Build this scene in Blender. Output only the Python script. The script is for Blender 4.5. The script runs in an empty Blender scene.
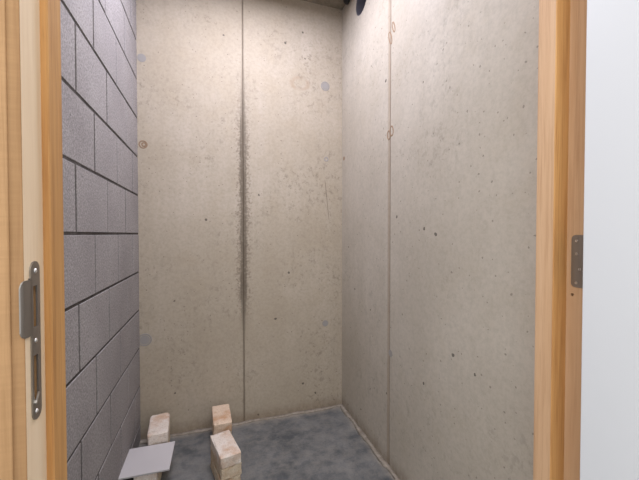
import bpy, bmesh, math, random
from mathutils import Vector, Matrix, noise
random.seed(7)
scene = bpy.context.scene
COL = scene.collection
PI = math.pi

# ------------------------------------------------------------------ helpers
def link_mesh(name, me, mats, parent=None):
    o = bpy.data.objects.new(name, me)
    for m in (mats if isinstance(mats, (list, tuple)) else [mats]):
        me.materials.append(m)
    COL.objects.link(o)
    if parent is not None:
        o.parent = parent
    return o

def obj(name, bm, mats, parent=None, smooth=False):
    bmesh.ops.recalc_face_normals(bm, faces=bm.faces[:])
    me = bpy.data.meshes.new(name)
    bm.to_mesh(me); bm.free()
    if smooth:
        for p in me.polygons: p.use_smooth = True
    return link_mesh(name, me, mats, parent)

def tag(o, label=None, cat=None, group=None, kind=None):
    if label: o['label'] = label
    if cat: o['category'] = cat
    if group: o['group'] = group
    if kind: o['kind'] = kind
    return o

def empty(name, loc=(0, 0, 0)):
    o = bpy.data.objects.new(name, None); o.empty_display_size = .05
    COL.objects.link(o); o.location = loc
    return o

def box(bm, lo, hi, bevel=0, seg=2, mi=0):
    vs = [bm.verts.new((x, y, z)) for x in (lo[0], hi[0]) for y in (lo[1], hi[1]) for z in (lo[2], hi[2])]
    idx = [(0, 1, 3, 2), (4, 6, 7, 5), (0, 4, 5, 1), (2, 3, 7, 6), (0, 2, 6, 4), (1, 5, 7, 3)]
    fs = [bm.faces.new([vs[i] for i in f]) for f in idx]
    for f in fs: f.material_index = mi
    if bevel:
        es = list({e for f in fs for e in f.edges})
        bmesh.ops.bevel(bm, geom=es, offset=bevel, segments=seg, affect='EDGES', profile=.5)
    return fs

def prism(bm, pts, z0, z1, mis=None):
    """vertical prism from a plan outline; mis gives a material index per side"""
    a = [bm.verts.new((x, y, z0)) for x, y in pts]
    b = [bm.verts.new((x, y, z1)) for x, y in pts]
    n = len(pts)
    for i in range(n):
        f = bm.faces.new((a[i], a[(i + 1) % n], b[(i + 1) % n], b[i]))
        if mis: f.material_index = mis[i]
    bm.faces.new(a[::-1]); bm.faces.new(b)

def cyl(bm, c, axis, r, h, n=24, r2=None):
    """cylinder whose base centre is c, running h along +axis (0,1,2)"""
    r2 = r if r2 is None else r2
    def pt(k, rr, t):
        u, v = rr * math.cos(2 * PI * k / n), rr * math.sin(2 * PI * k / n)
        p = [0, 0, 0]; p[axis] = t; p[(axis + 1) % 3] = u; p[(axis + 2) % 3] = v
        return (c[0] + p[0], c[1] + p[1], c[2] + p[2])
    a = [bm.verts.new(pt(k, r, 0)) for k in range(n)]
    b = [bm.verts.new(pt(k, r2, h)) for k in range(n)]
    for k in range(n): bm.faces.new((a[k], a[(k + 1) % n], b[(k + 1) % n], b[k]))
    bm.faces.new(a[::-1]); bm.faces.new(b)

def torus(bm, c, axis, ra, rb, rt, n=28, m=6, tilt=0, squash=1):
    """flattened ring lying in the plane normal to axis; ra, rb the half axes"""
    rings = []
    for k in range(n):
        t = 2 * PI * k / n
        ring = []
        for j in range(m):
            s = 2 * PI * j / m
            w = rt * math.cos(s); h = rt * squash * math.sin(s)
            u, v = (ra + w) * math.cos(t), (rb + w) * math.sin(t)
            u, v = u * math.cos(tilt) - v * math.sin(tilt), u * math.sin(tilt) + v * math.cos(tilt)
            p = [0, 0, 0]; p[axis] = h; p[(axis + 1) % 3] = u; p[(axis + 2) % 3] = v
            ring.append(bm.verts.new((c[0] + p[0], c[1] + p[1], c[2] + p[2])))
        rings.append(ring)
    for k in range(n):
        for j in range(m):
            bm.faces.new((rings[k][j], rings[k][(j + 1) % m], rings[(k + 1) % n][(j + 1) % m], rings[(k + 1) % n][j]))

def cut(o, cutters):
    """boolean difference, applied; cutters are bmeshes"""
    tmp = []
    for bm in cutters:
        bmesh.ops.recalc_face_normals(bm, faces=bm.faces[:])
        me = bpy.data.meshes.new('cutter'); bm.to_mesh(me); bm.free()
        c = bpy.data.objects.new('cutter', me); COL.objects.link(c); tmp.append(c)
        md = o.modifiers.new('cut', 'BOOLEAN'); md.operation = 'DIFFERENCE'; md.object = c; md.solver = 'EXACT'
    bpy.context.view_layer.update()
    dg = bpy.context.evaluated_depsgraph_get()
    me = bpy.data.meshes.new_from_object(o.evaluated_get(dg))
    o.modifiers.clear()
    o.data = me
    for c in tmp:
        bpy.data.objects.remove(c, do_unlink=True)

# ------------------------------------------------------------------ materials
class NT:
    def __init__(s, name):
        s.m = bpy.data.materials.new(name); s.m.use_nodes = True
        s.t = s.m.node_tree; s.t.nodes.clear()
        s.out = s.n('ShaderNodeOutputMaterial'); s.b = s.n('ShaderNodeBsdfPrincipled')
        s.l(s.b.outputs[0], s.out.inputs[0])
        s.co = s.n('ShaderNodeTexCoord').outputs['Object']
    def n(s, k, **kw):
        x = s.t.nodes.new(k)
        for a, v in kw.items(): setattr(x, a, v)
        return x
    def l(s, a, b): s.t.links.new(a, b)
    def put(s, sock, v):
        if hasattr(v, 'is_linked') or hasattr(v, 'links'): s.l(v, sock)
        else: sock.default_value = v
    def mapped(s, scale=(1, 1, 1), loc=(0, 0, 0), rot=(0, 0, 0), co=None):
        x = s.n('ShaderNodeMapping'); x.inputs['Scale'].default_value = scale
        x.inputs['Location'].default_value = loc; x.inputs['Rotation'].default_value = rot
        s.l(co or s.co, x.inputs[0]); return x.outputs[0]
    def noise(s, scale, detail=4, rough=.55, co=None, dist=0):
        x = s.n('ShaderNodeTexNoise'); x.inputs['Scale'].default_value = scale
        x.inputs['Detail'].default_value = detail; x.inputs['Roughness'].default_value = rough
        x.inputs['Distortion'].default_value = dist
        s.l(co or s.co, x.inputs['Vector']); return x.outputs['Fac']
    def ramp(s, f, stops):
        x = s.n('ShaderNodeValToRGB'); e = x.color_ramp.elements
        while len(e) < len(stops): e.new(.5)
        for el, (p, c) in zip(e, stops):
            el.position = p; el.color = (c, c, c, 1) if isinstance(c, (int, float)) else (*c, 1)
        s.l(f, x.inputs[0]); return x.outputs[0]
    def math(s, op, a, b=0.0, c=0.0):
        x = s.n('ShaderNodeMath', operation=op)
        for i, v in enumerate((a, b, c)): s.put(x.inputs[i], v)
        return x.outputs[0]
    def mix(s, f, a, b, mode='MIX'):
        x = s.n('ShaderNodeMix', data_type='RGBA', blend_type=mode)
        s.put(x.inputs[0], f)
        for i, v in ((6, a), (7, b)):
            s.put(x.inputs[i], (*v, 1) if isinstance(v, tuple) and len(v) == 3 else v)
        return x.outputs[2]
    def sep(s, co=None):
        x = s.n('ShaderNodeSeparateXYZ'); s.l(co or s.co, x.inputs[0]); return x.outputs
    def map(s, v, a, b, c=0.0, d=1.0):
        x = s.n('ShaderNodeMapRange', interpolation_type='SMOOTHSTEP')
        s.put(x.inputs[0], v)
        for i, q in enumerate((a, b, c, d)): x.inputs[i + 1].default_value = q
        return x.outputs[0]
    def bump(s, h, strength=.3, dist=.002):
        x = s.n('ShaderNodeBump'); x.inputs['Strength'].default_value = strength
        x.inputs['Distance'].default_value = dist
        s.l(h, x.inputs['Height']); s.l(x.outputs[0], s.b.inputs['Normal'])
    def done(s, color, rough=.8, metal=0, spec=.3):
        s.put(s.b.inputs['Base Color'], (*color, 1) if isinstance(color, tuple) else color)
        s.put(s.b.inputs['Roughness'], rough); s.b.inputs['Metallic'].default_value = metal
        s.b.inputs['Specular IOR Level'].default_value = spec
        return s.m

def pores(k, scale, keep, radius, seed):
    """sparse round air holes of cast concrete: 1 inside a hole"""
    v = k.n('ShaderNodeTexVoronoi'); v.inputs['Scale'].default_value = scale
    wob = k.n('ShaderNodeVectorMath', operation='ADD')
    k.l(k.mapped(loc=seed), wob.inputs[0])
    nz = k.n('ShaderNodeTexNoise'); nz.inputs['Scale'].default_value = 60
    sc = k.n('ShaderNodeVectorMath', operation='SCALE'); sc.inputs['Scale'].default_value = .012
    k.l(k.co, nz.inputs['Vector']); k.l(nz.outputs['Color'], sc.inputs[0]); k.l(sc.outputs[0], wob.inputs[1])
    k.l(wob.outputs[0], v.inputs['Vector'])
    c = k.sep(v.outputs['Color'])
    on = k.math('GREATER_THAN', c[0], keep)
    r = k.math('MULTIPLY', c[1], radius)
    return k.math('MULTIPLY', on, k.math('LESS_THAN', v.outputs['Distance'], r))

def cast_concrete(name, light, dark, warm, seam_axis, seam_at, seam_kind, seed, pore_amt):
    k = NT(name)
    big = k.noise(1.3, 5, .6, k.mapped(loc=seed))
    mid = k.noise(7, 6, .65, k.mapped(loc=seed))
    fine = k.noise(70, 4, .7)
    str_sc = (16, 16, .8)
    streak = k.noise(1.0, 5, .6, k.mapped(str_sc, seed))
    col = k.mix(k.ramp(big, [(.36, 0), (.64, 1)]), dark, light)
    col = k.mix(k.math('MULTIPLY', k.ramp(mid, [(.5, 0), (.72, 1)]), .55), col, warm)
    col = k.mix(k.ramp(streak, [(.3, .5), (.6, 0)]), col, dark)
    col = k.mix(k.ramp(fine, [(.34, .28), (.6, 0)]), col, tuple(c * .62 for c in dark))
    # scuffed darker speckle in patches
    sp = k.math('MULTIPLY', k.ramp(k.noise(38, 5, .75, k.mapped((1, 1, .8), seed)), [(.54, 0), (.62, 1)]),
                k.ramp(k.noise(2.6, 3, .5, k.mapped(loc=(seed[0] + 3, seed[1], seed[2]))), [(.46, 0), (.62, 1)]))
    col = k.mix(k.math('MULTIPLY', sp, .48 if seam_kind == 'stain' else .26), col, tuple(c * .45 for c in dark))
    p1 = pores(k, 26, 1 - .32 * pore_amt, .17, seed)
    p2 = pores(k, 11, 1 - .7 * pore_amt, .095, (seed[0] + 5, seed[1], seed[2]))
    p3 = pores(k, 60, 1 - .25 * pore_amt, .22, (seed[0], seed[1] + 5, seed[2]))
    pr = k.math('MAXIMUM', k.math('MAXIMUM', p1, p2), k.math('MULTIPLY', p3, .6))
    col = k.mix(k.math('MULTIPLY', pr, .8), col, (.085, .074, .062))
    xyz = k.sep(); d = k.math('SUBTRACT', xyz[seam_axis], seam_at); ad = k.math('ABSOLUTE', d); z = xyz[2]
    n1 = k.noise(22, 6, .75, k.mapped((1, 1, .55), seed)); n2 = k.noise(5, 4, .6, k.mapped(loc=seed))
    if seam_kind == 'stain':
        # dirt that leaked out of the panel joint: strong between 0.7 and 1.9 m, a hairline elsewhere
        env = k.math('MULTIPLY', k.map(z, .45, .80), k.map(z, 2.1, 1.5))
        n3 = k.noise(1.0, 5, .7, k.mapped((60, 60, 9), seed)); n4 = k.noise(75, 4, .75)
        wid = k.math('ADD', .004, k.math('MULTIPLY', k.math('ADD', .3, k.math('MULTIPLY', env, .7)), k.math('MULTIPLY', n3, .034)))
        core = k.math('SUBTRACT', 1.0, k.map(k.math('DIVIDE', ad, wid), .55, 1.1))
        core = k.math('MULTIPLY', core, k.math('ADD', .22, k.math('MULTIPLY', env, k.math('ADD', .02, k.math('MULTIPLY', n3, .75)))))
        reach = k.math('ADD', .034, k.math('MULTIPLY', n2, .085))
        fz = k.math('SUBTRACT', 1.0, k.math('DIVIDE', ad, reach))
        fz = k.map(k.math('ADD', fz, k.math('MULTIPLY', k.math('SUBTRACT', n4, .5), 3.0)), .45, .95)
        fz = k.math('MULTIPLY', k.math('MULTIPLY', fz, env), k.map(ad, .085, .04))
        col = k.mix(k.math('MULTIPLY', fz, .62), col, (.17, .135, .10))
        col = k.mix(core, col, (.12, .094, .066))
        col = k.mix(k.math('MULTIPLY', k.map(ad, .006, .002), .4), col, (.16, .13, .095))
        # one thin slanting scratch and a faint rusty ring patch
        sc = k.math('ABSOLUTE', k.math('SUBTRACT', xyz[0], k.math('ADD', .664, k.math('MULTIPLY', k.math('SUBTRACT', 1.41, z), .11))))
        sc = k.math('MULTIPLY', k.map(sc, .0035, .001), k.math('MULTIPLY', k.map(z, 1.14, 1.2), k.map(z, 1.42, 1.39)))
        col = k.mix(k.math('MULTIPLY', sc, .6), col, (.14, .11, .085))
        dx = k.math('SUBTRACT', xyz[0], .505); dz = k.math('SUBTRACT', z, 1.975)
        rr = k.math('SQRT', k.math('ADD', k.math('MULTIPLY', dx, dx), k.math('MULTIPLY', k.math('MULTIPLY', dz, dz), 2.2)))
        rg = k.math('MULTIPLY', k.map(k.math('ABSOLUTE', k.math('SUBTRACT', rr, .05)), .022, .004), k.ramp(n1, [(.4, 0), (.6, 1)]))
        col = k.mix(k.math('MULTIPLY', rg, .4), col, (.36, .25, .16))
    else:
        # brown rubbed band along the left of the joint
        band = k.math('MULTIPLY', k.map(d, -.004, .004), k.map(d, .03, .012))
        col = k.mix(k.math('MULTIPLY', band, k.math('ADD', .2, k.math('MULTIPLY', n1, .7))), col, (.30, .22, .15))
        col = k.mix(k.math('MULTIPLY', k.map(ad, .006, .002), .45), col, (.2, .165, .13))
    # mottled dark brown tone, stronger towards the foot of the wall
    foot = k.math('MULTIPLY', k.map(z, .09, .0), k.ramp(n1, [(.3, .2), (.7, .75)]))
    col = k.mix(foot, col, (.17, .12, .078))
    h = k.math('SUBTRACT', k.math('ADD', k.math('MULTIPLY', fine, .25), k.math('MULTIPLY', mid, .5)), k.math('MULTIPLY', pr, 1.6))
    k.bump(h, .35, .003)
    return k.done(col, k.ramp(mid, [(.3, .62), (.7, .85)]), 0, .25)

def block_material():
    k = NT('grey_concrete_block')
    g1 = k.noise(160, 3, .8); g2 = k.noise(3, 4, .6); g3 = k.noise(45, 4, .7)
    col = k.mix(k.ramp(g2, [(.3, 0), (.7, 1)]), (.325, .302, .298), (.425, .40, .392))
    col = k.mix(k.ramp(g1, [(.38, .6), (.6, 0)]), col, (.15, .137, .136))
    col = k.mix(k.ramp(g1, [(.6, 0), (.8, .4)]), col, (.58, .56, .56))
    p = pores(k, 55, .72, .2, (1, 2, 3))
    col = k.mix(k.math('MULTIPLY', p, .5), col, (.08, .075, .075))
    h = k.math('SUBTRACT', k.math('ADD', g1, k.math('MULTIPLY', g3, .7)), p)
    k.bump(h, .5, .003)
    return k.done(col, .92, 0, .15)

def mortar_material(name, a, b):
    k = NT(name)
    col = k.mix(k.ramp(k.noise(30, 5, .7), [(.35, 0), (.65, 1)]), a, b)
    k.bump(k.noise(90, 5, .7), .6, .004)
    return k.done(col, .95, 0, .1)

def floor_material():
    k = NT('dark_screed')
    big = k.noise(4.5, 7, .72, dist=.2); mid = k.noise(14, 6, .7, k.mapped((1, 1.3, 1))); fine = k.noise(120, 3, .7)
    col = k.mix(k.ramp(big, [(.38, 0), (.62, 1)]), (.082, .088, .092), (.195, .195, .19))
    col = k.mix(k.math('MULTIPLY', k.ramp(mid, [(.42, 0), (.68, 1)]), .6), col, (.25, .235, .21))
    col = k.mix(k.ramp(mid, [(.3, .55), (.46, 0)]), col, (.075, .08, .088))
    col = k.mix(k.ramp(fine, [(.3, .3), (.5, 0)]), col, (.06, .06, .065))
    xyz = k.sep()
    # dried mortar dust that thins out away from the back and right walls
    nn = k.noise(9, 5, .7)
    edge = k.math('MAXIMUM', k.map(k.math('ADD', xyz[1], k.math('MULTIPLY', nn, .10)), 1.87, 1.94),
                  k.map(k.math('ADD', xyz[0], k.math('MULTIPLY', nn, .08)), .765, .825))
    col = k.mix(k.math('MULTIPLY', edge, .75), col, (.36, .31, .25))
    k.bump(k.math('ADD', mid, fine), .15, .002)
    return k.done(col, k.ramp(mid, [(.3, .5), (.7, .8)]), 0, .35)

def wood(name, a, b, c, grain=1.0, rough=.55, knots=0.0, saw=0.0):
    k = NT(name)
    w = k.mapped((26, 26, 1.1))
    g1 = k.noise(1.6, 6, .62, w, dist=.5)
    g2 = k.noise(1.0, 5, .7, k.mapped((150, 150, 4.5)))
    g3 = k.noise(2.2, 3, .5, k.mapped((3, 3, .9)))
    col = k.mix(k.ramp(g1, [(.33, 0), (.66, 1)]), a, b)
    col = k.mix(k.math('MULTIPLY', k.ramp(g2, [(.48, 0), (.66, 1)]), .55 * grain), col, c)
    col = k.mix(k.math('MULTIPLY', k.ramp(g3, [(.5, 0), (.72, 1)]), .35), col, c)
    if knots:
        p = pores(k, 30, .93, .12, (4, 4, 4))
        col = k.mix(k.math('MULTIPLY', p, .8), col, (.06, .03, .015))
    h = k.math('ADD', g2, k.math('MULTIPLY', g1, .4))
    if saw:
        sw = k.noise(1.0, 3, .7, k.mapped((12, 12, 190), rot=(0, .12, 0)))
        h = k.math('ADD', h, k.math('MULTIPLY', sw, saw))
        col = k.mix(k.math('MULTIPLY', k.ramp(sw, [(.42, .38), (.6, 0)]), saw), col, tuple(q * .72 for q in c))
    k.bump(h, .22, .0015)
    return k.done(col, rough, 0, .3)

def metal(name, col, rough):
    k = NT(name)
    n = k.noise(1, 4, .7, k.mapped((220, 220, 12)))
    return k.done(k.mix(k.ramp(n, [(.35, .5), (.65, 0)]), col, tuple(c * .8 for c in col)),
                  k.ramp(n, [(.3, rough - .06), (.7, rough + .08)]), 1, .5)

def brick_material(i):
    k = NT('pale_brick')
    info = k.n('ShaderNodeObjectInfo'); oi = info.outputs['Random']
    off = k.n('ShaderNodeCombineXYZ'); k.l(k.math('MULTIPLY', oi, 31.0), off.inputs[0]); k.l(k.math('MULTIPLY', oi, 17.0), off.inputs[1])
    ad = k.n('ShaderNodeVectorMath', operation='ADD'); k.l(k.co, ad.inputs[0]); k.l(off.outputs[0], ad.inputs[1]); co = ad.outputs[0]
    a = k.noise(13, 5, .6, co); b = k.noise(24, 6, .7, co); f = k.noise(180, 3, .7, co)
    col = k.mix(k.ramp(a, [(.47, 0), (.66, 1)]), (.80, .75, .69), (.66, .49, .37))
    col = k.mix(k.math('MULTIPLY', k.ramp(b, [(.5, 0), (.66, 1)]), .8), col, (.86, .83, .80))
    col = k.mix(k.math('MULTIPLY', k.ramp(b, [(.3, 1), (.42, 0)]), .55), col, (.42, .335, .24))
    col = k.mix(k.ramp(f, [(.34, .45), (.5, 0)]), col, (.36, .29, .22))
    col = k.mix(1.0, col, info.outputs['Color'], 'MULTIPLY')
    k.bump(k.math('ADD', b, f), .5, .003)
    return k.done(col, .92, 0, .15)

M = {}
M['back'] = cast_concrete('cast_concrete_back', (.52, .455, .37), (.43, .367, .28), (.43, .36, .265), 0, .173, 'stain', (0, 0, 0), .55)
M['right'] = cast_concrete('cast_concrete_right', (.55, .50, .425), (.45, .402, .33), (.44, .385, .30), 1, 1.313, 'band', (7, 3, 1), 1.0)
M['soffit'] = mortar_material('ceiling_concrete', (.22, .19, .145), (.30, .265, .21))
M['block'] = block_material()
M['mortar'] = mortar_material('grey_joint_mortar', (.055, .048, .045), (.105, .094, .088))
M['fillet'] = mortar_material('pale_mortar', (.24, .205, .165), (.38, .335, .28))
M['floor'] = floor_material()
M['stain_wood'] = wood('orange_hardwood', (.60, .335, .125), (.48, .24, .08), (.31, .135, .042), 1.0, .5)
M['raw_wood'] = wood('raw_hardwood', (.62, .405, .24), (.54, .33, .18), (.41, .23, .115), .9, .65)
M['pale_wood'] = wood('pale_planed_timber', (.84, .675, .48), (.78, .605, .41), (.67, .48, .30), .5, .6)
M['rough_wood'] = wood('rough_sawn_timber', (.40, .235, .112), (.335, .19, .085), (.24, .125, .055), .8, .8, 1, .3)
M['light_rough'] = wood('light_sawn_timber', (.46, .275, .135), (.38, .22, .10), (.27, .145, .062), .8, .8, 1, .25)
M['steel'] = metal('brushed_steel', (.34, .315, .285), .5)
M['bright'] = metal('zinc_screw', (.72, .70, .67), .3)
def plain(name, c, r, bumpy=0):
    k = NT(name)
    n = k.noise(4, 3, .5)
    if bumpy: k.bump(k.noise(60, 4, .6), bumpy, .001)
    return k.done(k.mix(k.ramp(n, [(.35, 0), (.65, 1)]), c, tuple(q * .95 for q in c)), r, 0, .4)
M['plug'] = plain('grey_plug_mortar', (.335, .318, .30), .9, .4)
M['rust'] = plain('rust_brown', (.29, .20, .13), .9)
M['pvc'] = plain('grey_plastic_pipe', (.115, .11, .128), .5)
M['black'] = plain('black_rubber', (.012, .012, .014), .5)
M['dark'] = plain('painted_mortise_shade', (.05, .03, .018), .9)
M['tile'] = plain('grey_ceramic', (.58, .555, .56), .5, .1)
M['brick'] = brick_material(0)
M['plaster'] = plain('white_plaster', (.75, .74, .73), .85, .1)
k = NT('white_lacquer')
sm = k.ramp(k.noise(9, 3, .5, k.mapped((1, 1, .8))), [(.62, 0), (.75, 1)])
M['white'] = k.done(k.mix(k.math('MULTIPLY', sm, .12), (.665, .682, .695), (.56, .56, .555)), .38, 0, .4)

# ------------------------------------------------------------------ the room
XL, XR, YB, YF, ZC = -.357, .778, 1.89, .534, 2.468

bm = bmesh.new(); box(bm, (-1.6, -1.6, -.1), (1.9, YB + .12, 0))
floor = tag(obj('floor', bm, M['floor']), 'dark blue-grey concrete screed floor with pale mortar dust along the walls', 'floor', kind='structure')
# smeared mortar along the foot of the back and right walls
def fillet(p0, p1, inward, seed):
    bm = bmesh.new(); n = 90; prev = None
    p0, p1, inward = Vector(p0), Vector(p1), Vector(inward)
    for i in range(n + 1):
        p = p0.lerp(p1, i / n)
        w = .014 + .020 * (noise.noise(Vector((i * .11, seed, 0))) + .6) + .006 * noise.noise(Vector((i * .7, seed, 3)))
        h = .003 + .004 * (noise.noise(Vector((i * .17, seed, 9))) + .5)
        row = [bm.verts.new(p + Vector((0, 0, h))), bm.verts.new(p + inward * w * .45 + Vector((0, 0, h * .6))),
               bm.verts.new(p + inward * w + Vector((0, 0, .0006))), bm.verts.new(p + Vector((0, 0, .0006)))]
        if prev:
            for a in range(4):
                bm.faces.new((prev[a], prev[(a + 1) % 4], row[(a + 1) % 4], row[a]))
        prev = row
    return obj('mortar_fillet', bm, M['fillet'], floor, True)
fillet((XL, YB, 0), (XR, YB, 0), (0, -1, 0), 1.3)
fillet((XR, YB, 0), (XR, YF, 0), (-1, 0, 0), 4.1)

# cast walls: two pours each, meeting in a shallow V joint
def seamed(name, pts, mat):
    bm = bmesh.new(); prism(bm, pts, 0, ZC + .05)
    return obj(name, bm, mat)
sx = .173
wall_back = seamed('wall_back', [(XL - .12, YB), (sx - .003, YB), (sx, YB + .004), (sx + .003, YB), (XR + .0, YB), (XR, YB + .12), (XL - .12, YB + .12)], M['back'])
tag(wall_back, 'back wall of cast concrete with a dark stained vertical joint', 'wall', kind='structure')
sy = 1.313
wall_right = seamed('wall_right', [(XR, YF - .1), (XR, sy - .003), (XR + .004, sy), (XR, sy + .003), (XR, YB + .12), (XR + .16, YB + .12), (XR + .16, YF - .1)], M['right'])
tag(wall_right, 'right wall of pitted cast concrete with a round pipe hole near the ceiling', 'wall', kind='structure')
PY, PZ, PR = 1.622, 2.348, .072
c = bmesh.new(); cyl(c, (XR - .05, PY, PZ), 0, PR + .0005, .3, 48); cut(wall_right, [c])

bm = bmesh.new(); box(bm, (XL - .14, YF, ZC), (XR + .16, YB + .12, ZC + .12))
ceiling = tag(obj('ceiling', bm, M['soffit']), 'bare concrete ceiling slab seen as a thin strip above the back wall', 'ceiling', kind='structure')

# block wall: every block a bevelled box standing 4 mm proud of the raked joints
wall_left = tag(empty('wall_left', (0, 0, 0)), 'left wall of grey concrete blocks laid in running bond', 'wall', kind='structure')
bm = bmesh.new(); box(bm, (XL - .14, YF - .07, 0), (XL - .0022, YB, ZC))
obj('mortar_joints', bm, M['mortar'], wall_left)
odd = [.80, 1.079, 1.368, 1.645]; even = [.96, 1.236, 1.501, 1.774]
heads = {1: [.80, 1.076, 1.367, 1.6305], 2: even, 3: [.81, 1.088, 1.372, 1.65], 4: even, 5: odd, 6: even, 7: odd,
         0: [.95, 1.228, 1.505, 1.758], -1: [.80, 1.0865, 1.371, 1.643], -2: [.94, 1.225, 1.517, 1.78],
         -3: [.81, 1.0915, 1.376, 1.644], -4: [.95, 1.235, 1.51, 1.775], -5: odd}
bm = bmesh.new(); Z0 = 1.081; CH = .1975
for k_, hs in heads.items():
    zb, zt = Z0 + (k_ - 1) * CH + .0045, Z0 + k_ * CH - .0045
    zb = max(zb, .0); zt = min(zt, ZC)
    if zt - zb < .02: continue
    ys = [YF - .07] + hs + [YB]
    for a, b in zip(ys, ys[1:]):
        j = random.uniform(-.0008, .0008)
        box(bm, (XL - .08, a + (.0045 if a in hs else 0), zb), (XL + j, b - (.0045 if b in hs else 0), zt), .0012, 1)
obj('concrete_blocks', bm, M['block'], wall_left)

# closed-over tie holes of the formwork
def plug(x, z, r, kind):
    bm = bmesh.new()
    if kind == 'plug':
        cyl(bm, (x, YB - .0012, z), 1, r, .004, 28)
        return tag(obj('tie_hole_plug', bm, M['plug'], wall_back), 'smooth grey mortar plug')
    torus(bm, (x, YB, z), 1, r, r, .0035, squash=.4)
    return tag(obj('tie_hole_ring', bm, M['rust'] if kind == 'rust' else M['plug'], wall_back), 'ring-shaped mark round a tie hole')
plug(.666, 1.983, .020, 'plug'); plug(.666, 1.983, .025, 'ring')
plug(.666, .527, .019, 'plug')
plug(-.333, .527, .024, 'plug'); plug(-.333, .527, .030, 'ring')
plug(-.335, 1.985, .021, 'plug')
plug(-.332, 1.543, .018, 'rust'); plug(-.328, 1.543, .009, 'rust')
plug(.672, 1.539, .011, 'ring'); plug(.672, .72, .0, 'ring') if False else None
for (y, z, ra, rb, t) in ((1.318, 1.972, .010, .032, -.35), (1.290, 2.005, .008, .026, -.35), (1.328, 1.535, .012, .020, -.2), (1.303, 1.547, .013, .022, -.2)):
    bm = bmesh.new(); torus(bm, (XR, y, z), 0, ra, rb, .004, tilt=t, squash=.35)
    tag(obj('rust_ring', bm, M['rust'], wall_right), 'rusty brown oval mark on the joint')
bm = bmesh.new(); cyl(bm, (XR - .001, 1.305, .532), 0, .016, .004, 20); obj('tie_hole_plug', bm, M['plug'], wall_right)
bm = bmesh.new(); cyl(bm, (XR - .001, 1.86, 1.545), 0, .012, .004, 20); obj('tie_hole_plug', bm, M['black'] if False else M['rust'], wall_right)

# front wall round the doorway (its faces lie behind the frame)
bm = bmesh.new()
box(bm, (-1.6, .458, 0), (-.247, YF - .002, ZC)); box(bm, (.772, .458, 0), (1.9, YF - .1 + .098, ZC)); box(bm, (-.247, .458, 2.16), (.772, YF - .002, ZC))
tag(obj('wall_front', bm, M['plaster']), 'wall that holds the doorway, hidden behind the timber frame', 'wall', kind='structure')

# ------------------------------------------------------------------ door frame
HZ = 2.1
frame = tag(empty('trim_1', (0, .4477, 0)), 'orange-brown hardwood door frame with steel strike plate and hinge', 'door frame', kind='structure')
def child(o):
    o.location = -Vector(frame.location); return o
Y0, Y1 = .4477, .493
# left jamb, plan outline; sides: 0 front, 1 rebate, 2 stop, 3.. lining
pl = [(-.245, Y0), (-.1995, Y0), (-.199, Y0 + .0006), (-.199, Y1), (-.1925, Y1), (-.191, Y1 + .0015), (-.191, YF - .004), (-.192, YF - .001), (-.195, YF), (-.245, YF)]
bm = bmesh.new(); prism(bm, pl, 0, HZ, [0, 0, 1, 2, 2, 2, 2, 2, 2, 0])
jl = child(obj('jamb', bm, [M['rough_wood'], M['pale_wood'], M['stain_wood']], frame))
c1 = bmesh.new(); box(c1, (-.225, .4632, .970), (-.19, .4738, 1.0195)); c2 = bmesh.new(); box(c2, (-.225, .4622, .884), (-.19, .4732, .938))
cut(jl, [c1, c2])
# right jamb: lining, wide stop, rebate with hinge
pr = [(.77, Y0), (.7232, Y0), (.7227, Y0 + .0006), (.7227, Y1), (.685, Y1), (.6833, Y1 + .0017), (.6833, YF - .005), (.6843, YF - .001), (.687, YF), (.77, YF)]
bm = bmesh.new(); prism(bm, pr, 0, HZ, [1, 1, 1, 2, 2, 0, 0, 0, 0, 1])
jr = child(obj('jamb', bm, [M['raw_wood'], M['raw_wood'], M['stain_wood']], frame))
c1 = bmesh.new(); cyl(c1, (.719, .4808, .952), 0, .0032, .02, 16); cut(jr, [c1])
bm = bmesh.new(); box(bm, (-.245, Y0, HZ), (.77, YF, HZ + .055), .002); child(obj('head', bm, M['stain_wood'], frame))
bm = bmesh.new(); box(bm, (-.33, .4455, 0), (-.2108, .457, HZ + .05), .0012)
casing = tag(child(obj('casing', bm, M['light_rough'], frame)), 'paler rough sawn casing board')

# strike plate: rounded strip with a curved lip, two slots
SX = -.199
def slab(pts, x0, x1):
    bm = bmesh.new()
    a = [bm.verts.new((x0, y, z)) for y, z in pts]; b = [bm.verts.new((x1, y, z)) for y, z in pts]
    n = len(pts)
    for i in range(n): bm.faces.new((a[i], a[(i + 1) % n], b[(i + 1) % n], b[i]))
    bm.faces.new(a[::-1]); bm.faces.new(b); return bm
def arc(cy, cz, r, a0, a1, n=10):
    return [(cy + r * math.cos(math.radians(a0 + (a1 - a0) * i / n)), cz + r * math.sin(math.radians(a0 + (a1 - a0) * i / n))) for i in range(n + 1)]
yl, yr = .4592, .4795; cy, r = (yl + yr) / 2, (yr - yl) / 2
pts = arc(cy, 1.0480 - r, r, 0, 180) + arc(yl - .003, 1.0315, .003, 0, -90, 4)
pts += [(yl, 1.0265), (yl, .9600)] + arc(cy, .8605 + r, r, 180, 360)
strike = child(obj('strike_plate', slab(pts, SX - .0002, SX + .0016), M['steel'], frame))
s1 = bmesh.new(); box(s1, (SX - .02, .4637, .9705), (SX + .02, .4733, 1.019)); s2 = bmesh.new(); box(s2, (SX - .02, .4627, .8845), (SX + .02, .4727, .9375))
cut(strike, [s1, s2])
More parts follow.
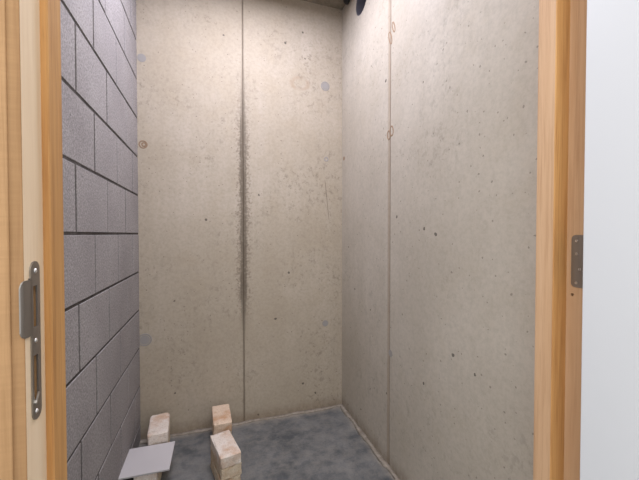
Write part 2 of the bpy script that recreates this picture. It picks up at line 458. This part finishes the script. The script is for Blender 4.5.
# latch lip: runs out over the front edge of the jamb and bends slightly away
bm = bmesh.new()
rows = [(SX + .0016, .4600, 1.0275, .9625), (SX + .0016, .4530, 1.0275, .9625), (SX + .0015, .4460, 1.0275, .9630), (SX + .0011, .4430, 1.0262, .9645), (SX + .0005, .4415, 1.0240, .9665), (SX - .0001, .4405, 1.0200, .9700)]
prev = None
for x, y, zt, zb in rows:
    r4 = [bm.verts.new(p) for p in ((x, y, zt), (x, y, zb), (x - .0014, y, zb), (x - .0014, y, zt))]
    if prev:
        for a in range(4): bm.faces.new((prev[a], prev[(a + 1) % 4], r4[(a + 1) % 4], r4[a]))
    else: bm.faces.new(r4)
    prev = r4
bm.faces.new(prev[::-1])
lip = obj('strike_lip', bm, M['steel'], strike, False); lip['label'] = 'bent steel latch lip'
bm = bmesh.new(); box(bm, (SX - .0245, .4634, .9702), (SX - .0235, .4736, 1.0193)); box(bm, (SX - .0245, .4624, .8842), (SX - .0235, .4730, .9378))  # dark sheets added in both mortises, standing in for the shade inside
obj('mortise_shade_sheet', bm, M['dark'], strike)
def screw(x, y, z, face, parent, r=.0033):
    bm = bmesh.new()
    cyl(bm, (x, y, z), 0, r, face * .0012, 20, r * .75)
    o = obj('screw', bm, M['bright'], parent)
    c1 = bmesh.new(); box(c1, (x - .004, y - r * .6, z - r * .13), (x + .004, y + r * .6, z + r * .13))
    c2 = bmesh.new(); box(c2, (x - .004, y - r * .13, z - r * .6), (x + .004, y + r * .13, z + r * .6))
    bm2 = bmesh.new(); cyl(bm2, (x + face * .0006, y, z), 0, r * .4, face * .002, 12); c1.free(); c2.free()
    cut(o, [bm2]); return o
for y, z in ((.4690, 1.0365), (.4680, .9545), (.4672, .8708)): screw(SX + .0015, y, z, 1, strike, .003)
bm = bmesh.new()  # small bright adjusting tab left crossing the lower slot
vs = [(.4636, .8815), (.4650, .8795), (.4722, .8905), (.4710, .8925)]
sl = slab(vs, SX + .0014, SX + .003); bm.free()
obj('strike_tab', sl, M['bright'], strike)

# hinge leaf with rounded corners, let into the right rebate
HX = .7227
pts = arc(.4680 + .0100, 1.0690, .0090, 0, 90, 6) + [(.4470, 1.0780), (.4470, .9685)] + arc(.4680 + .0100, .9775, .0090, 270, 360, 6)
pts = [(y - .0045 + .0005, z) for y, z in pts]
hinge = child(obj('hinge_leaf', slab([(y, z) for y, z in pts], HX - .0014, HX + .0002), M['steel'], frame))
for y, z in ((.4728, 1.0655), (.4726, 1.0385), (.4664, 1.0066), (.4728, .9777)): screw(HX - .0012, y, z, -1, hinge, .0032)
bm = bmesh.new(); cyl(bm, (.7195, .4415, .9685), 2, .0045, .1095, 20); obj('hinge_knuckle', bm, M['steel'], hinge, True)
hinge['label'] = 'steel hinge leaf with four screws'; strike['label'] = 'steel strike plate with latch lip and two slots'

# open door leaf, swung 90 degrees into the hall
door = tag(empty('door_1', (.70, .4364, .006)), 'plain white door leaf standing wide open at the right', 'door', kind='structure')
bm = bmesh.new(); box(bm, (-.0165, -.90, 0), (.0225, 0, 2.085), .0015)
obj('door_leaf', bm, M['white'], door)

# ------------------------------------------------------------------ loose things
# grey plastic pipe sleeve in the right wall
pipe = tag(empty('pipe_sleeve', (XR + .002, PY, PZ)), 'round grey plastic pipe sleeve set in the concrete right wall near the ceiling', 'pipe')
bm = bmesh.new(); n = 48
prof = [(0.0, PR), (0.0, PR - .004), (.13, PR - .004), (.13, PR)]
rings = [[bm.verts.new((x, rr * math.cos(2 * PI * k / n), rr * math.sin(2 * PI * k / n))) for k in range(n)] for x, rr in prof]
for a in range(4):
    A, B = rings[a], rings[(a + 1) % 4]
    for k_ in range(n): bm.faces.new((A[k_], A[(k_ + 1) % n], B[(k_ + 1) % n], B[k_]))
obj('pipe_wall', bm, M['pvc'], pipe, False)
bm = bmesh.new(); cyl(bm, (.118, 0, 0), 0, PR - .004, .008, n); obj('end_cap', bm, M['pvc'], pipe)

# black cable end hanging out of the slab in the far corner
def tube(pts, r, n=10):
    bm = bmesh.new(); prev = None
    for i, p in enumerate(pts):
        p = Vector(p); t = (Vector(pts[min(i + 1, len(pts) - 1)]) - Vector(pts[max(i - 1, 0)])).normalized()
        u = t.orthogonal().normalized() if prev is None else (u - t * u.dot(t)).normalized(); v = t.cross(u)
        ring = [bm.verts.new(p + r * (u * math.cos(2 * PI * k / n) + v * math.sin(2 * PI * k / n))) for k in range(n)]
        if prev:
            for k in range(n): bm.faces.new((prev[k], prev[(k + 1) % n], ring[(k + 1) % n], ring[k]))
        else: bm.faces.new(ring[::-1])
        prev = ring
    bm.faces.new(prev); return bm
cable = obj('cable', tube([(.762, 1.80, ZC + .01), (.762, 1.80, ZC - .012), (.762, 1.785, ZC - .026), (.760, 1.76, ZC - .024), (.760, 1.72, ZC - .004), (.760, 1.70, ZC + .01)], .014), M['black'], None, True)
tag(cable, 'short black cable loop at the ceiling in the far right corner', 'cable')

# bricks: rough, chipped, each about 19 x 9 x 5 cm
def brick_mesh(seed, L=.188, W=.09, H=.05):
    bm = bmesh.new()
    box(bm, (-W / 2, -L / 2, 0), (W / 2, L / 2, H))
    bmesh.ops.subdivide_edges(bm, edges=bm.edges[:], cuts=11, use_grid_fill=True)
    for v in bm.verts:
        c = v.co
        ex, ey, ez = W / 2 - abs(c.x), L / 2 - abs(c.y), min(c.z, H - c.z)
        s = sorted((ex, ey, ez))
        s_ = Vector((seed * 3.1, seed * 1.7, 0))
        n1 = noise.noise(c * 28 + s_); n2 = noise.noise(c * 80 + s_)
        d = Vector((c.x / (W / 2), c.y / (L / 2), 0))
        if s[0] < 1e-5 and s[1] < 1e-5:      # on an edge: worn and chipped
            k_ = .0022 + max(0, n1) * .006 + max(0, n2) * .003
            if ex < 1e-5: c.x -= math.copysign(k_, c.x)
            if ey < 1e-5: c.y -= math.copysign(k_, c.y)
            if ez < 1e-5 and c.z > H / 2: c.z -= k_ * .8
        else:
            if ex < 1e-5: c.x -= math.copysign(abs(n1) * .0022 + abs(n2) * .001, c.x)
            if ey < 1e-5: c.y -= math.copysign(abs(n1) * .0022 + abs(n2) * .001, c.y)
            if ez < 1e-5 and c.z > H / 2: c.z -= abs(n1) * .0014
    return bm
BG = 'bricks stacked on the floor'
def brick(seed, x, y, z, rot, label, tint):
    o = obj('brick', brick_mesh(seed), M['brick'])
    o.color = (*tint, 1); o.location = (x, y, z); o.rotation_euler = (0, 0, math.radians(rot))
    return tag(o, label, 'brick', BG)
H = .05
W, SAL, BEI = (.96, .91, .87), (.92, .765, .63), (.82, .74, .61)
# front stack of three, turned a little
brick(1, .052, 1.492, 0, 13, 'bottom brick of the front stack standing free on the floor', BEI)
brick(11, .0535, 1.492, H, 14, 'middle beige brick of the front stack standing free on the floor', BEI)
brick(2, .0527, 1.490, 2 * H, 13, 'topmost cream and salmon brick of the front stack standing free on the floor', W)
# stack of three against the back wall, behind the front stack
brick(3, .046, 1.780, 0, 2, 'bottom brick of the stack against the back wall behind the front stack', BEI)
brick(4, .046, 1.748, H, 0, 'middle brick of the stack against the back wall behind the front stack', BEI)
brick(5, .045, 1.743, 2 * H, 2, 'topmost salmon brick of the stack against the back wall below the stained joint', SAL)
# stack of three in the left corner
brick(6, -.252, 1.778, 0, 4, 'bottom brick of the stack in the left corner behind the grey tile', BEI)
brick(7, -.2515, 1.775, H, 4, 'middle brick of the stack in the left corner behind the grey tile', BEI)
brick(8, -.2495, 1.752, 2 * H, 4.3, 'topmost whitish brick in the left corner beyond the grey tile', W)
# two under the tile
brick(9, -.262, 1.563, 0, 0, 'lower brick under the grey tile beside the block wall', BEI)
brick(10, -.266, 1.560, H, 2, 'upper cream brick carrying the grey tile beside the block wall', W)

# tile lying on the bricks
tile = empty('floor_tile', (-.2635, 1.553, 2 * H + .0003))
tag(tile, 'square light grey tile lying flat on a brick pile beside the block wall', 'tile')
bm = bmesh.new(); box(bm, (-.0945, -.0945, .0), (.0945, .0945, .0075), .0012, 2); obj('tile_body', bm, M['tile'], tile)
tile.rotation_euler = (0, 0, math.radians(-1.0))

# ------------------------------------------------------------------ light
def area(name, loc, rot, size, power, color, sy_=None, shape='RECTANGLE'):
    L = bpy.data.lights.new(name, 'AREA'); L.shape = shape; L.size = size
    if sy_: L.size_y = sy_
    L.energy = power; L.color = color
    o = bpy.data.objects.new(name, L); o.location = loc; o.rotation_euler = rot; COL.objects.link(o); return o
area('ceiling_tube', (.17, 1.32, ZC - .04), (0, 0, 0), .6, 21, (.87, .86, 1), .14)
area('hall_lamp', (.1, -.9, 2.35), (math.radians(25), 0, 0), 1.4, 22, (1, .975, .94), 1.2)
area('hall_fill', (-1.4, -.2, 1.15), (math.radians(90), 0, math.radians(-80)), .8, 10, (1, .985, .95), 1.6)  # added unseen fill from the left, brightens the right rebate, wall and door
w = bpy.data.worlds.new('hall_air'); scene.world = w; w.use_nodes = True
w.node_tree.nodes['Background'].inputs[0].default_value = (.95, .965, 1, 1)
w.node_tree.nodes['Background'].inputs[1].default_value = 1.0

# ------------------------------------------------------------------ camera
f = 325.0
cam = bpy.data.cameras.new('camera'); co = bpy.data.objects.new('camera', cam); COL.objects.link(co)
cam.sensor_width = 36; cam.lens = f * 36 / 639; cam.clip_start = .01; cam.clip_end = 50
co.location = (0, 0, 1.08); co.rotation_euler = (math.radians(90 - 1.06), 0, math.radians(-18.4))
scene.camera = co
vs = scene.view_settings; vs.view_transform = 'Standard'; vs.look = 'None'; vs.gamma = 1; vs.use_curve_mapping = False; vs.exposure = .12
